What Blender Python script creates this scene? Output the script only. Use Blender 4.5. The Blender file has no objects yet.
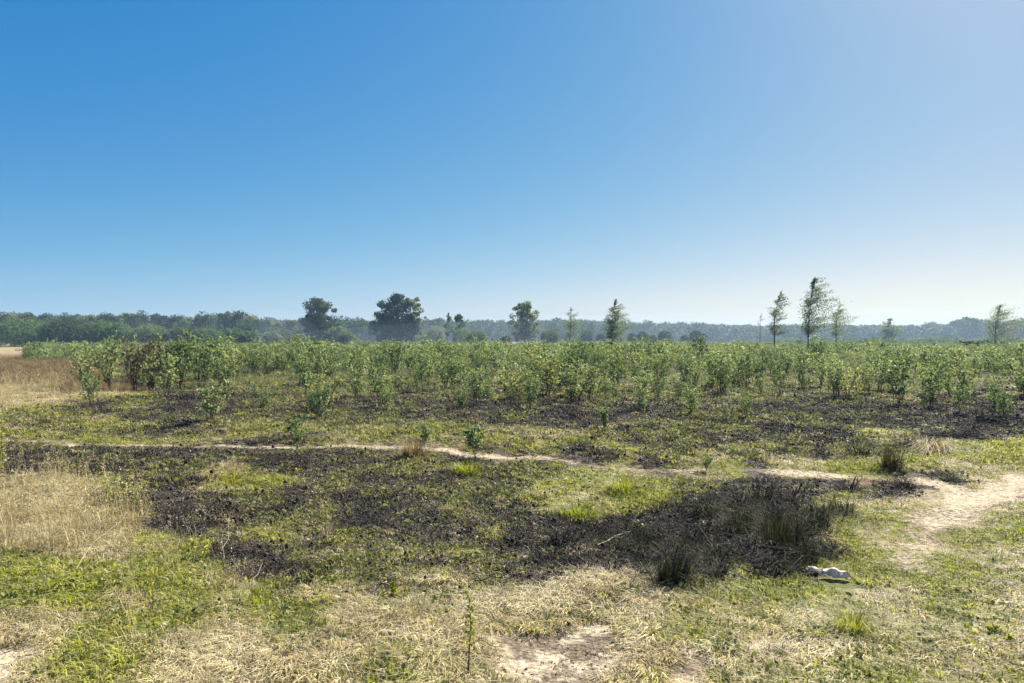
import bpy, math
import numpy as np
from mathutils import Vector

R = math.radians
sc = bpy.context.scene
col = sc.collection
rng = np.random.default_rng(7)
EYE, F, HZ = 1.6, 740.0, 337.0

# ------------------------------------------------------------------ helpers
def at(px, py):
    """ground point seen at a pixel of the photograph (used for surveying only)"""
    Y = EYE * F / (py - HZ)
    return (px - 512) / F * Y, Y

def _hash(ix, iy, s):
    h = (ix * 374761393 + iy * 668265263 + s * 1274126177) & 0xFFFFFFFF
    h = ((h ^ (h >> 13)) * 1274126177) & 0xFFFFFFFF
    return ((h ^ (h >> 16)) & 0xFFFF) / 65535.0

def noise(x, y, s=0):
    x = np.asarray(x, float); y = np.asarray(y, float)
    ix = np.floor(x).astype(np.int64); iy = np.floor(y).astype(np.int64)
    fx = x - ix; fy = y - iy
    u = fx * fx * (3 - 2 * fx); v = fy * fy * (3 - 2 * fy)
    a = _hash(ix, iy, s); b = _hash(ix + 1, iy, s); c = _hash(ix, iy + 1, s); d = _hash(ix + 1, iy + 1, s)
    return (a + (b - a) * u + (c - a) * v + (a - b - c + d) * u * v) * 2 - 1

def fbm(x, y, s=0, o=4):
    t = 0; a = 1.0; k = 1.0; n = 0
    for i in range(o):
        t = t + a * noise(x * k + 17.3 * i, y * k - 9.1 * i, s + i); n += a; a *= .5; k *= 2.03
    return t / n * 1.5

# ------------------------------------------------------------------ survey of the ground cover
ROWS = [
 (345, [3,8,8,8,8,8,8,8,8,8,8,8,8,8,4,4,4,8,8,8,8,8,8,8,8,8,8,8,8,8,8,8]),
 (350, [4,4,8,8,8,8,8,8,8,8,8,8,8,8,8,8,8,8,8,8,8,8,8,8,8,8,8,8,8,8,8,8]),
 (360, [7,7,8,8,8,8,8,8,8,8,8,8,8,8,8,8,8,8,8,8,8,8,8,8,8,8,8,8,8,8,8,8]),
 (370, [7,7,7,8,8,8,8,8,8,8,8,8,8,8,8,8,8,8,8,8,8,8,8,8,8,8,8,8,8,8,8,8]),
 (380, [7,7,7,7,0,8,8,8,8,8,8,8,8,8,8,8,8,8,8,8,8,8,8,8,8,8,8,8,8,8,8,8]),
 (390, [4,4,7,7,0,0,8,8,8,8,8,8,8,8,0,0,8,8,8,8,8,8,8,8,8,8,8,8,8,8,8,0]),
 (400, [4,4,4,3,1,0,1,0,1,1,1,0,0,1,0,1,1,1,1,1,8,1,8,1,0,0,0,1,8,0,0,0]),
 (410, [4,0,0,1,3,0,0,0,1,0,1,0,1,0,0,0,0,0,1,0,0,1,0,0,0,0,0,0,0,0,0,0]),
 (420, [3,3,3,0,1,0,1,1,1,1,1,1,1,1,0,0,1,0,0,0,0,1,1,1,1,1,1,0,0,0,0,0]),
 (430, [3,0,3,3,1,1,1,3,3,3,1,1,1,3,3,1,0,0,0,1,1,1,1,1,0,1,1,0,1,0,0,0]),
 (440, [3,3,3,3,3,3,3,3,3,3,3,3,3,3,3,3,3,3,3,1,1,1,0,0,1,0,0,3,3,0,0,0]),
 (450, [0,0,0,0,0,1,1,0,0,1,1,1,1,3,1,1,3,1,1,3,1,1,1,3,1,1,3,1,3,3,3,3]),
 (460, [0,0,0,0,1,0,0,1,0,0,0,1,1,1,0,0,1,1,1,3,1,1,3,1,3,3,3,3,3,3,3,3]),
 (475, [0,0,1,1,1,1,1,3,0,1,1,1,1,1,1,1,1,1,3,3,3,1,3,0,0,0,7,0,0,0,5,6]),
 (490, [4,4,3,0,0,1,0,3,3,1,1,0,0,1,1,1,1,3,3,2,2,1,0,0,0,3,0,0,5,6,6,6]),
 (505, [4,4,4,0,0,0,0,1,1,0,1,1,0,1,1,1,1,3,3,2,0,0,0,0,0,0,3,5,5,5,6,5]),
 (520, [4,4,4,1,0,0,0,1,1,1,1,0,0,1,1,1,0,0,0,0,0,0,0,0,0,3,2,3,5,6,5,3]),
 (540, [4,4,4,4,0,0,0,1,3,1,1,1,1,1,1,1,0,0,0,0,0,0,0,0,0,1,2,3,3,5,5,3]),
 (560, [2,4,4,4,3,3,0,0,0,1,1,1,1,1,1,1,0,0,0,0,0,0,0,0,0,2,3,3,2,2,3,3]),
 (580, [2,2,3,3,2,2,3,0,0,0,1,1,0,1,5,1,1,1,5,5,0,1,5,3,3,5,3,3,2,2,2,3]),
 (600, [2,2,3,3,2,2,2,3,2,1,3,5,0,0,1,5,5,5,5,1,5,3,3,3,5,3,3,3,2,2,3,5]),
 (620, [3,3,3,5,3,2,2,5,2,2,3,4,5,5,5,5,5,5,1,5,5,3,3,5,5,3,3,3,5,3,3,5]),
 (640, [5,5,3,3,2,3,5,5,2,2,5,5,5,5,5,6,6,6,6,5,3,2,5,6,3,3,3,5,5,3,5,5]),
 (660, [6,5,2,2,4,5,4,5,2,5,5,5,3,5,5,6,6,6,6,5,6,6,5,6,3,3,5,3,2,5,5,5]),
 (683, [6,5,2,3,4,5,5,5,5,5,5,3,3,5,5,3,6,6,6,5,6,6,5,5,5,3,5,3,3,5,5,5]),
]
for p, r in ROWS: assert len(r) == 32, (p, len(r))
# kinds: 0 burnt, 1 mixed, 2 green, 3 yellow-green, 4 tall dry, 5 trampled straw, 6 sand, 7 russet, 8 thicket floor
KIN = ["B", "M", "G", "Y", "D", "T", "S", "R", "V"]
ROWP = np.array([r[0] for r in ROWS], float)
GRID = np.zeros((len(KIN), len(ROWS), 32))
for j, (p, r) in enumerate(ROWS):
    for i, ch in enumerate(r): GRID[ch, j, i] = 1

PATH = np.array([at(*p) for p in [(-140,430),(0,437),(60,441),(110,446),(200,448),(300,449),(400,447),(450,452),(500,457),(560,461),(620,465),(700,469),(780,471),(860,472),(930,476),(980,486)]])
TRAIL = np.array([at(*p) for p in [(1200,455),(1024,472),(985,486),(955,505),(930,530),(905,560)]])
def dist_poly(x, y, P):
    d = np.full(np.shape(x), 1e9)
    for a, b in zip(P[:-1], P[1:]):
        ab = b - a; t = np.clip(((x - a[0]) * ab[0] + (y - a[1]) * ab[1]) / (ab @ ab), 0, 1)
        d = np.minimum(d, np.hypot(x - a[0] - t * ab[0], y - a[1] - t * ab[1]))
    return d

def cover(x, y):
    """soft cover weights at world points: burn, sand, straw, green, russet, tall, shade-free ground of the thicket"""
    x = np.asarray(x, float); y = np.asarray(y, float)
    k = np.clip(np.hypot(x, y) * .035, .12, 3)
    wx = x + k * fbm(x * .9, y * .9, 11) + .10 * fbm(x * 5, y * 5, 31, 2)
    wy = y + 1.6 * k * fbm(x * .9, y * .9, 21) + .10 * fbm(x * 5, y * 5, 41, 2)
    Y = np.maximum(wy, 1.5)
    py = np.clip(HZ + EYE * F / Y, 345, 683); px = 512 + F * wx / Y
    ri = np.interp(py, ROWP, np.arange(len(ROWS))); ci = np.clip(px / 32 - .5, 0, 30.999)
    r0 = np.minimum(ri.astype(int), len(ROWS) - 2); c0 = ci.astype(int); fr = ri - r0; fc = ci - c0
    W = (GRID[:, r0, c0] * (1 - fr) * (1 - fc) + GRID[:, r0 + 1, c0] * fr * (1 - fc)
         + GRID[:, r0, c0 + 1] * (1 - fr) * fc + GRID[:, r0 + 1, c0 + 1] * fr * fc)
    W = W ** 1.6; W /= W.sum(0) + 1e-9
    w = {c: W[i] for i, c in enumerate(KIN)}
    mv = w['T'] * (py > 505) * np.clip((px - 650) / 150, 0, 1) * .6; w['T'] = w['T'] - mv; w['Y'] = w['Y'] + mv * .7; w['G'] = w['G'] + mv * .3
    mv = w['Y'] * np.clip((py - 395) / 8, 0, 1) * np.clip((462 - py) / 6, 0, 1) * np.clip((900 - px) / 40, 0, 1) * .55; w['Y'] = w['Y'] - mv; w['M'] = w['M'] + mv
    s = np.clip(.5 + 1.9 * fbm(x * 3.4, y * 3.0, 51), 0, 1)
    s2 = np.clip(.55 + 1.3 * fbm(x * 1.1, y * 1.3, 61), 0, 1)
    s3 = np.clip(.5 + 2.2 * fbm(x * 3.1, y * 3.1, 71, 3), 0, 1)
    burn = w['B'] * (1 - .22 * s * s3) + w['M'] * (1 - .30 * s) + w['V'] * .95 + .15 * w['R']
    yel = w['Y']; olive = w['M'] * s * .33 + w['B'] * .22 * s * s3
    green = w['G'] + .8 * olive + yel * (.25 + .7 * s2) + w['T'] * .48 * s3 + w['V'] * .3
    straw = w['T'] + w['D'] + yel * (.75 - .7 * s2) + .15 * olive + w['V'] * .15 + .10 * w['B'] * s3 + .10 * w['G']
    sand = w['S'] * np.clip(.55 + 1.1 * fbm(x * 4, y * 4, 83, 3), .1, 1) + .22 * w['T'] * s3 * np.clip(2 * fbm(x * .8, y * .8, 81), 0, 1)
    dp = dist_poly(x, y, PATH) + .10 * fbm(x * 3, y * 3, 91)
    dt = dist_poly(x, y, TRAIL) + .30 * fbm(x * 2, y * 2, 95)
    path = np.clip((.30 - dp) / .22, 0, 1); tr = np.clip((.50 - dt) / .5, 0, 1)
    p = np.maximum(path, tr)
    gap = np.clip(.85 + 1.0 * fbm(x * 1.1, y * 1.1, 99), .4, 1)
    p = np.where(path > tr, path * gap, p)
    burn = burn * (1 - p); green = green * (1 - .9 * p); straw = straw * (1 - p) + .40 * p; sand = sand * (1 - p) + .60 * p
    return dict(burn=burn, sand=sand, straw=straw, green=green, russet=w['R'] * (1 - p), tall=w['D'], mix=w['M'], thick=w['V'], path=p, B=w['B'], T=w['T'])

def height(x, y):
    r = np.hypot(x, y)
    h = .10 * fbm(x * .33, y * .33, 3) * np.clip(r / 6, .2, 1) + .03 * fbm(x * 1.7, y * 1.7, 4, 3)
    h = h * np.clip(60 / np.maximum(r, 1), 0, 1) ** .3
    d = np.minimum(dist_poly(x, y, PATH), dist_poly(x, y, TRAIL) * .6)
    return h - .012 * np.exp(-(d / .4) ** 2)

def hz(x, y): return float(height(np.array([x]), np.array([y]))[0])

# ------------------------------------------------------------------ materials
def mat_new(name):
    m = bpy.data.materials.new(name); m.use_nodes = True
    nt = m.node_tree; nt.nodes.clear()
    return m, nt, nt.nodes, nt.links

def leaf_mat(name, cols, trans=.4, rough=.5, spec=.4, tcol=None, scale=.35):
    """foliage: colour varies by plant, by leaf (attribute tint) and slowly by place"""
    m, nt, N, L = mat_new(name)
    out = N.new('ShaderNodeOutputMaterial'); ob = N.new('ShaderNodeObjectInfo'); at_ = N.new('ShaderNodeAttribute'); at_.attribute_name = 'tint'
    geo = N.new('ShaderNodeNewGeometry'); nz = N.new('ShaderNodeTexNoise'); nz.inputs['Scale'].default_value = scale; nz.inputs['Detail'].default_value = 3
    L.new(geo.outputs['Position'], nz.inputs['Vector'])
    a = N.new('ShaderNodeMath'); a.operation = 'MULTIPLY'; a.inputs[1].default_value = .45; L.new(ob.outputs['Random'], a.inputs[0])
    b = N.new('ShaderNodeMath'); b.operation = 'MULTIPLY_ADD'; b.inputs[1].default_value = .5; L.new(at_.outputs['Fac'], b.inputs[0]); L.new(a.outputs[0], b.inputs[2])
    c = N.new('ShaderNodeMath'); c.operation = 'MULTIPLY_ADD'; c.inputs[1].default_value = .9; L.new(nz.outputs['Fac'], c.inputs[0]); L.new(b.outputs[0], c.inputs[2])
    d = N.new('ShaderNodeMath'); d.operation = 'SUBTRACT'; d.inputs[1].default_value = .43; L.new(c.outputs[0], d.inputs[0])
    cr = N.new('ShaderNodeValToRGB'); L.new(d.outputs[0], cr.inputs[0])
    e = cr.color_ramp.elements
    while len(e) < len(cols): e.new(.5)
    for i, cc in enumerate(cols):
        e[i].position = i / (len(cols) - 1); e[i].color = (*cc, 1)
    p = N.new('ShaderNodeBsdfPrincipled'); p.inputs['Roughness'].default_value = rough; p.inputs['Specular IOR Level'].default_value = spec
    t = N.new('ShaderNodeBsdfTranslucent'); mx = N.new('ShaderNodeMixShader'); mx.inputs[0].default_value = trans
    hs = N.new('ShaderNodeHueSaturation'); hs.inputs['Saturation'].default_value = 1.15; hs.inputs['Value'].default_value = 1.25 if tcol is None else tcol
    L.new(cr.outputs[0], p.inputs['Base Color']); L.new(cr.outputs[0], hs.inputs['Color']); L.new(hs.outputs[0], t.inputs['Color'])
    L.new(p.outputs[0], mx.inputs[1]); L.new(t.outputs[0], mx.inputs[2]); L.new(mx.outputs[0], out.inputs[0])
    return m

def wood_mat(name, c1, c2, rough=.85, scale=9):
    m, nt, N, L = mat_new(name)
    out = N.new('ShaderNodeOutputMaterial'); p = N.new('ShaderNodeBsdfPrincipled'); p.inputs['Roughness'].default_value = rough; p.inputs['Specular IOR Level'].default_value = .15
    tc = N.new('ShaderNodeTexCoord'); nz = N.new('ShaderNodeTexNoise'); nz.inputs['Scale'].default_value = scale; nz.inputs['Detail'].default_value = 5
    cr = N.new('ShaderNodeValToRGB'); cr.color_ramp.elements[0].color = (*c1, 1); cr.color_ramp.elements[1].color = (*c2, 1)
    cr.color_ramp.elements[0].position = .35; cr.color_ramp.elements[1].position = .65
    L.new(tc.outputs['Object'], nz.inputs['Vector']); L.new(nz.outputs['Fac'], cr.inputs[0]); L.new(cr.outputs[0], p.inputs['Base Color']); L.new(p.outputs[0], out.inputs[0])
    return m

M = {}
M['green'] = leaf_mat('green_grass', [(.085,.10,.018),(.19,.21,.03),(.32,.32,.06),(.42,.39,.13)], .45, .55, .3, scale=1.3)
M['straw'] = leaf_mat('straw_grass', [(.20,.15,.07),(.36,.29,.14),(.52,.44,.25),(.62,.56,.38)], .35, .6, .3, 1.05, scale=1.1)
M['tall'] = leaf_mat('tall_straw', [(.22,.16,.07),(.38,.30,.14),(.54,.46,.26),(.62,.56,.36)], .4, .6, .3, 1.05, scale=.7)
M['char'] = leaf_mat('charred_stems', [(.012,.010,.009),(.030,.024,.019),(.068,.054,.042),(.15,.12,.09)], .0, .8, .12, scale=2)
M['forb'] = leaf_mat('low_leaves', [(.05,.06,.022),(.11,.12,.04),(.20,.20,.075),(.34,.32,.15)], .35, .6, .2, scale=1.7)
M['litter'] = leaf_mat('dry_litter', [(.10,.07,.04),(.24,.18,.11),(.38,.31,.21),(.55,.48,.38)], .1, .6, .3, scale=3)
M['rush'] = leaf_mat('scorched_rush', [(.009,.010,.007),(.018,.021,.010),(.034,.037,.015),(.085,.07,.035)], .2, .8, .08, scale=4)
M['russet'] = leaf_mat('russet_grass', [(.07,.045,.022),(.13,.085,.038),(.21,.155,.07),(.32,.26,.13)], .35, .6, .3, scale=2)
M['sapleaf'] = leaf_mat('sapling_leaves', [(.05,.078,.03),(.11,.15,.055),(.20,.24,.09),(.36,.37,.16)], .45, .58, .22, scale=.35)
M['yelleaf'] = leaf_mat('yellow_green_leaves', [(.16,.18,.035),(.24,.25,.055),(.32,.32,.09),(.40,.38,.14)], .5, .45, .4, scale=2)
M['redleaf'] = leaf_mat('scorched_leaves', [(.05,.04,.022),(.10,.065,.03),(.13,.10,.04),(.16,.15,.05)], .3, .5, .3, scale=1)
M['oak'] = leaf_mat('oak_leaves', [(.02,.038,.015),(.038,.062,.022),(.065,.09,.032),(.12,.125,.05)], .25, .7, .12, scale=.12)
M['birch'] = leaf_mat('birch_leaves', [(.07,.095,.04),(.11,.145,.06),(.155,.185,.08),(.22,.23,.11)], .5, .65, .15, scale=.2)
M['willow'] = leaf_mat('willow_leaves', [(.06,.095,.03),(.10,.15,.045),(.145,.20,.065),(.21,.26,.10)], .3, .7, .12, scale=.15)
M['pale'] = leaf_mat('sallow_leaves', [(.09,.12,.06),(.13,.16,.08),(.18,.20,.11),(.24,.25,.15)], .35, .7, .12, scale=.2)
M['bark'] = wood_mat('dark_bark', (.035,.028,.022), (.09,.075,.06))
M['twig'] = wood_mat('sapling_bark', (.05,.03,.02), (.12,.08,.055), .7, 30)
M['blackwood'] = wood_mat('charred_wood', (.008,.008,.009), (.05,.045,.045), .8, 12)
M['deadwood'] = wood_mat('bleached_stem', (.30,.23,.15), (.52,.44,.32), .8, 40)

def ground_mat():
    m, nt, N, L = mat_new('heath_ground')
    out = N.new('ShaderNodeOutputMaterial'); p = N.new('ShaderNodeBsdfPrincipled'); p.inputs['Roughness'].default_value = .95; p.inputs['Specular IOR Level'].default_value = .15
    geo = N.new('ShaderNodeNewGeometry')
    def nz(s, d=6, r=.6):
        n = N.new('ShaderNodeTexNoise'); n.inputs['Scale'].default_value = s; n.inputs['Detail'].default_value = d; n.inputs['Roughness'].default_value = r
        L.new(geo.outputs['Position'], n.inputs['Vector']); return n.outputs['Fac']
    def ramp(f, *st):
        r = N.new('ShaderNodeValToRGB'); e = r.color_ramp.elements
        while len(e) < len(st): e.new(.5)
        for i, (q, c) in enumerate(st): e[i].position = q; e[i].color = (*c, 1)
        L.new(f, r.inputs[0]); return r.outputs[0]
    def attr(n):
        a = N.new('ShaderNodeAttribute'); a.attribute_name = n; return a.outputs['Fac']
    def mixc(f, a, b):
        x = N.new('ShaderNodeMix'); x.data_type = 'RGBA'; L.new(f, x.inputs[0]); L.new(a, x.inputs[6]); L.new(b, x.inputs[7]); return x.outputs[2]
    def edge(f, n, w=.5):   # break a soft weight up with noise
        a = N.new('ShaderNodeMath'); a.operation = 'SUBTRACT'; L.new(n, a.inputs[0]); a.inputs[1].default_value = .5
        b = N.new('ShaderNodeMath'); b.operation = 'MULTIPLY_ADD'; L.new(a.outputs[0], b.inputs[0]); b.inputs[1].default_value = 1.3; L.new(f, b.inputs[2])
        r = N.new('ShaderNodeMapRange'); r.inputs['From Min'].default_value = .5 - w / 2; r.inputs['From Max'].default_value = .5 + w / 2; L.new(b.outputs[0], r.inputs[0]); return r.outputs[0]
    nf = nz(28); nm = nz(7); nc = nz(90, 4); nb = nz(2.2)
    soil = ramp(nf, (.3, (.06,.045,.028)), (.5, (.12,.09,.058)), (.7, (.20,.16,.105)))
    straw = ramp(nf, (.3, (.12,.09,.045)), (.5, (.22,.17,.09)), (.7, (.36,.30,.17)))
    green = ramp(nm, (.3, (.05,.06,.018)), (.55, (.10,.115,.03)), (.75, (.17,.165,.065)))
    burn = ramp(nc, (.25, (.010,.010,.011)), (.5, (.038,.031,.027)), (.62, (.10,.082,.068)), (.76, (.22,.19,.165)))
    burn2 = ramp(nb, (.35, (.016,.015,.016)), (.52, (.055,.045,.038)), (.65, (.15,.12,.09)))
    sand = ramp(nf, (.25, (.23,.18,.11)), (.5, (.38,.31,.205)), (.75, (.50,.425,.30)))
    rus = ramp(nf, (.3, (.09,.045,.022)), (.7, (.20,.12,.06)))
    half = N.new('ShaderNodeValue'); half.outputs[0].default_value = .5
    c = mixc(edge(attr('straw'), nf, .6), soil, straw)
    c = mixc(edge(attr('green'), nm, .6), c, green)
    c = mixc(edge(attr('russet'), nf, .5), c, rus)
    c = mixc(edge(attr('burn'), nm, .45), c, mixc(half.outputs[0], burn, burn2))
    c = mixc(edge(attr('sand'), nf, .5), c, sand)
    L.new(c, p.inputs['Base Color'])
    ad = N.new('ShaderNodeMath'); ad.operation = 'MULTIPLY_ADD'; L.new(nf, ad.inputs[0]); ad.inputs[1].default_value = .5; L.new(nm, ad.inputs[2])
    bp = N.new('ShaderNodeBump'); bp.inputs['Strength'].default_value = .8; bp.inputs['Distance'].default_value = .04; L.new(ad.outputs[0], bp.inputs['Height']); L.new(bp.outputs[0], p.inputs['Normal'])
    L.new(p.outputs[0], out.inputs[0]); return m
M['ground'] = ground_mat()

# ------------------------------------------------------------------ mesh builders
def mesh_np(name, V, Fs, mats, tint=None, mi=None):
    """V (n,3); Fs list of index arrays (k,3) or (k,4)"""
    me = bpy.data.meshes.new(name)
    V = np.asarray(V, np.float32)
    Fs = [np.asarray(f, np.int32) for f in Fs if len(f)]
    loops = np.concatenate([f.ravel() for f in Fs]); tot = np.concatenate([np.full(len(f), f.shape[1], np.int32) for f in Fs])
    me.vertices.add(len(V)); me.vertices.foreach_set('co', V.ravel())
    me.loops.add(len(loops)); me.loops.foreach_set('vertex_index', loops)
    st = np.zeros(len(tot), np.int32); st[1:] = np.cumsum(tot)[:-1]
    me.polygons.add(len(tot)); me.polygons.foreach_set('loop_start', st); me.polygons.foreach_set('loop_total', tot)
    if tint is not None:
        a = me.attributes.new('tint', 'FLOAT', 'POINT'); a.data.foreach_set('value', np.asarray(tint, np.float32))
    for m in mats: me.materials.append(m)
    me.update(calc_edges=True); me.validate()
    return me

def blades(n, spread, h0, h1, w, lean, g, curl=.5, flat=0):
    """grass blades: 5 vertices each"""
    a = g.uniform(0, 2 * math.pi, n); rr = spread * np.sqrt(g.uniform(0, 1, n))
    bx = rr * np.cos(a); by = rr * np.sin(a)
    h = g.uniform(h0, h1, n); da = a + g.normal(0, .9, n); ln = np.abs(g.normal(lean, lean * .6, n))
    dx, dy = np.cos(da), np.sin(da); sx, sy = -dy, dx
    ww = w * g.uniform(.6, 1.3, n)
    L1 = ln * h * .35; L2 = ln * h * (.9 + curl); z1 = h * .6; z2 = h * np.clip(1 - ln * curl * .6, .15, 1)
    if flat: z1 = z1 * (1 - flat) + .01; z2 = z2 * (1 - flat) + .005
    V = np.zeros((n, 5, 3))
    V[:, 0] = np.stack([bx - sx * ww, by - sy * ww, np.full(n, -.01)], 1); V[:, 1] = np.stack([bx + sx * ww, by + sy * ww, np.full(n, -.01)], 1)
    V[:, 2] = np.stack([bx + dx * L1 + sx * ww * .8, by + dy * L1 + sy * ww * .8, z1], 1); V[:, 3] = np.stack([bx + dx * L1 - sx * ww * .8, by + dy * L1 - sy * ww * .8, z1], 1)
    V[:, 4] = np.stack([bx + dx * L2, by + dy * L2, z2], 1)
    k = np.arange(n)[:, None] * 5
    return V.reshape(-1, 3), [k + np.array([[0, 1, 2, 3]]), k + np.array([[3, 2, 4]])], np.repeat(g.uniform(0, 1, n), 5)

def leaves(C, size, g, up=.3, asp=.62, tint=None):
    """kite-shaped folded leaves at centres C"""
    n = len(C); size = size * g.uniform(.6, 1.35, n)
    d = g.normal(0, 1, (n, 3)); d[:, 2] -= up; d /= np.linalg.norm(d, axis=1)[:, None]
    e = g.normal(0, 1, (n, 3)); e = np.cross(d, e); e /= np.linalg.norm(e, axis=1)[:, None] + 1e-9
    L = d * size[:, None]; W = e * (size * asp * .5)[:, None]
    V = np.stack([C - L * .5, C + W - L * .05, C + L * .5, C - W - L * .05], 1)
    k = np.arange(n)[:, None] * 4
    t = g.uniform(0, 1, n) if tint is None else tint
    return V.reshape(-1, 3), [k + np.array([[0, 1, 2, 3]])], np.repeat(t, 4)

def tube(P, rad, sides=5):
    P = np.asarray(P, float); n = len(P); rad = np.broadcast_to(rad, n)
    T = np.gradient(P, axis=0); T /= np.linalg.norm(T, axis=1)[:, None] + 1e-9
    ref = np.array([.13, .97, .2]) if abs(T[0, 1]) < .8 else np.array([1., .1, .1])
    A = np.cross(T, ref); A /= np.linalg.norm(A, axis=1)[:, None] + 1e-9; B = np.cross(T, A)
    th = np.arange(sides) / sides * 2 * math.pi
    V = P[:, None] + rad[:, None, None] * (A[:, None] * np.cos(th)[None, :, None] + B[:, None] * np.sin(th)[None, :, None])
    i = np.arange(n - 1)[:, None]; j = np.arange(sides)[None]
    q = np.stack([i * sides + j, i * sides + (j + 1) % sides, (i + 1) * sides + (j + 1) % sides, (i + 1) * sides + j], -1).reshape(-1, 4)
    return V.reshape(-1, 3), [q]

class Pile:
    def __init__(s): s.V = []; s.Q = []; s.T = []; s.t = []; s.n = 0
    def add(s, V, Fs, tint=None):
        for f in Fs: (s.Q if f.shape[1] == 4 else s.T).append(f + s.n)
        s.V.append(V); s.t.append(np.full(len(V), .5) if tint is None else tint); s.n += len(V)
    def mesh(s, name, m, smooth=False):
        me = mesh_np(name, np.concatenate(s.V), [np.concatenate(x) for x in (s.Q, s.T) if x], [m], np.concatenate(s.t))
        if smooth: me.polygons.foreach_set('use_smooth', np.ones(len(me.polygons), bool))
        return me

def link(name, me, parent=None, loc=(0, 0, 0), rot=(0, 0, 0), scale=(1, 1, 1)):
    o = bpy.data.objects.new(name, me); col.objects.link(o); o.location = loc; o.rotation_euler = rot; o.scale = scale
    if parent: o.parent = parent
    return o
def tag(o, label=None, cat=None, group=None, kind=None):
    if label: o['label'] = label
    if cat: o['category'] = cat
    if group: o['group'] = group
    if kind: o['kind'] = kind
    return o
def plant(name, parts, x, y, label, cat, group=None, rz=0, s=1, sz=None, z=None):
    r = link(name, None, None, (x, y, (hz(x, y) if z is None else z)), (0, 0, rz), (s, s, s if sz is None else sz))
    r.empty_display_size = .1
    for pn, me in parts: link(pn, me, r)
    return tag(r, label, cat, group)

# ------------------------------------------------------------------ ground sheet
fr = np.arange(-52, 52.001, .16); bk = np.arange(56, 304.1, 4.0)
ang = np.radians(np.concatenate([fr, bk])); rad = [.25]
while rad[-1] < 1500: rad.append(rad[-1] * (1.0135 if rad[-1] < 60 else 1.03))
rad = np.array(rad); na, nr = len(ang), len(rad)
A_, R_ = np.meshgrid(ang, rad); GX = (R_ * np.sin(A_)).ravel(); GY = (R_ * np.cos(A_)).ravel()
cw = cover(GX, GY); GZ = height(GX, GY)
GZ = GZ + (cw['burn'] * .025 * fbm(GX * 6, GY * 6, 8, 3) + cw['straw'] * .012 * fbm(GX * 9, GY * 9, 9, 2)) * np.clip(30 / np.hypot(GX, GY), 0, 1)
GX = np.append(GX, 0); GY = np.append(GY, 0); GZ = np.append(GZ, 0)
i = np.arange(nr - 1)[:, None]; j = np.arange(na)[None]; j2 = (j + 1) % na
Q = np.stack([i * na + j, (i + 1) * na + j, (i + 1) * na + j2, i * na + j2], -1).reshape(-1, 4)[:, ::-1]
T = np.stack([np.full(na, nr * na), np.arange(na), (np.arange(na) + 1) % na], -1)[:, ::-1]
gv = np.stack([GX, GY, GZ], 1)
def ground_obj(name, V, Fs, W):
    me = mesh_np(name, V, Fs, [M['ground']])
    for k in ('burn', 'sand', 'straw', 'green', 'russet'):
        a = me.attributes.new(k, 'FLOAT', 'POINT'); a.data.foreach_set('value', W[k].astype(np.float32))
    me.polygons.foreach_set('use_smooth', np.ones(len(me.polygons), bool))
    return tag(link(name, me), kind='structure')
W = {k: np.append(cw[k], cw[k][0]) for k in cw}
ground_obj('ground', gv, [Q, T], W)
# the trodden path: its own thin sheet just above the ground
pm = W['path'] > .3
sel = pm[Q].all(1); used = np.unique(Q[sel]); remap = np.zeros(len(gv), int); remap[used] = np.arange(len(used))
pv = gv[used].copy(); pv[:, 2] += .004
ground_obj('footpath', pv, [remap[Q[sel]]], {k: W[k][used] for k in W})

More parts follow.
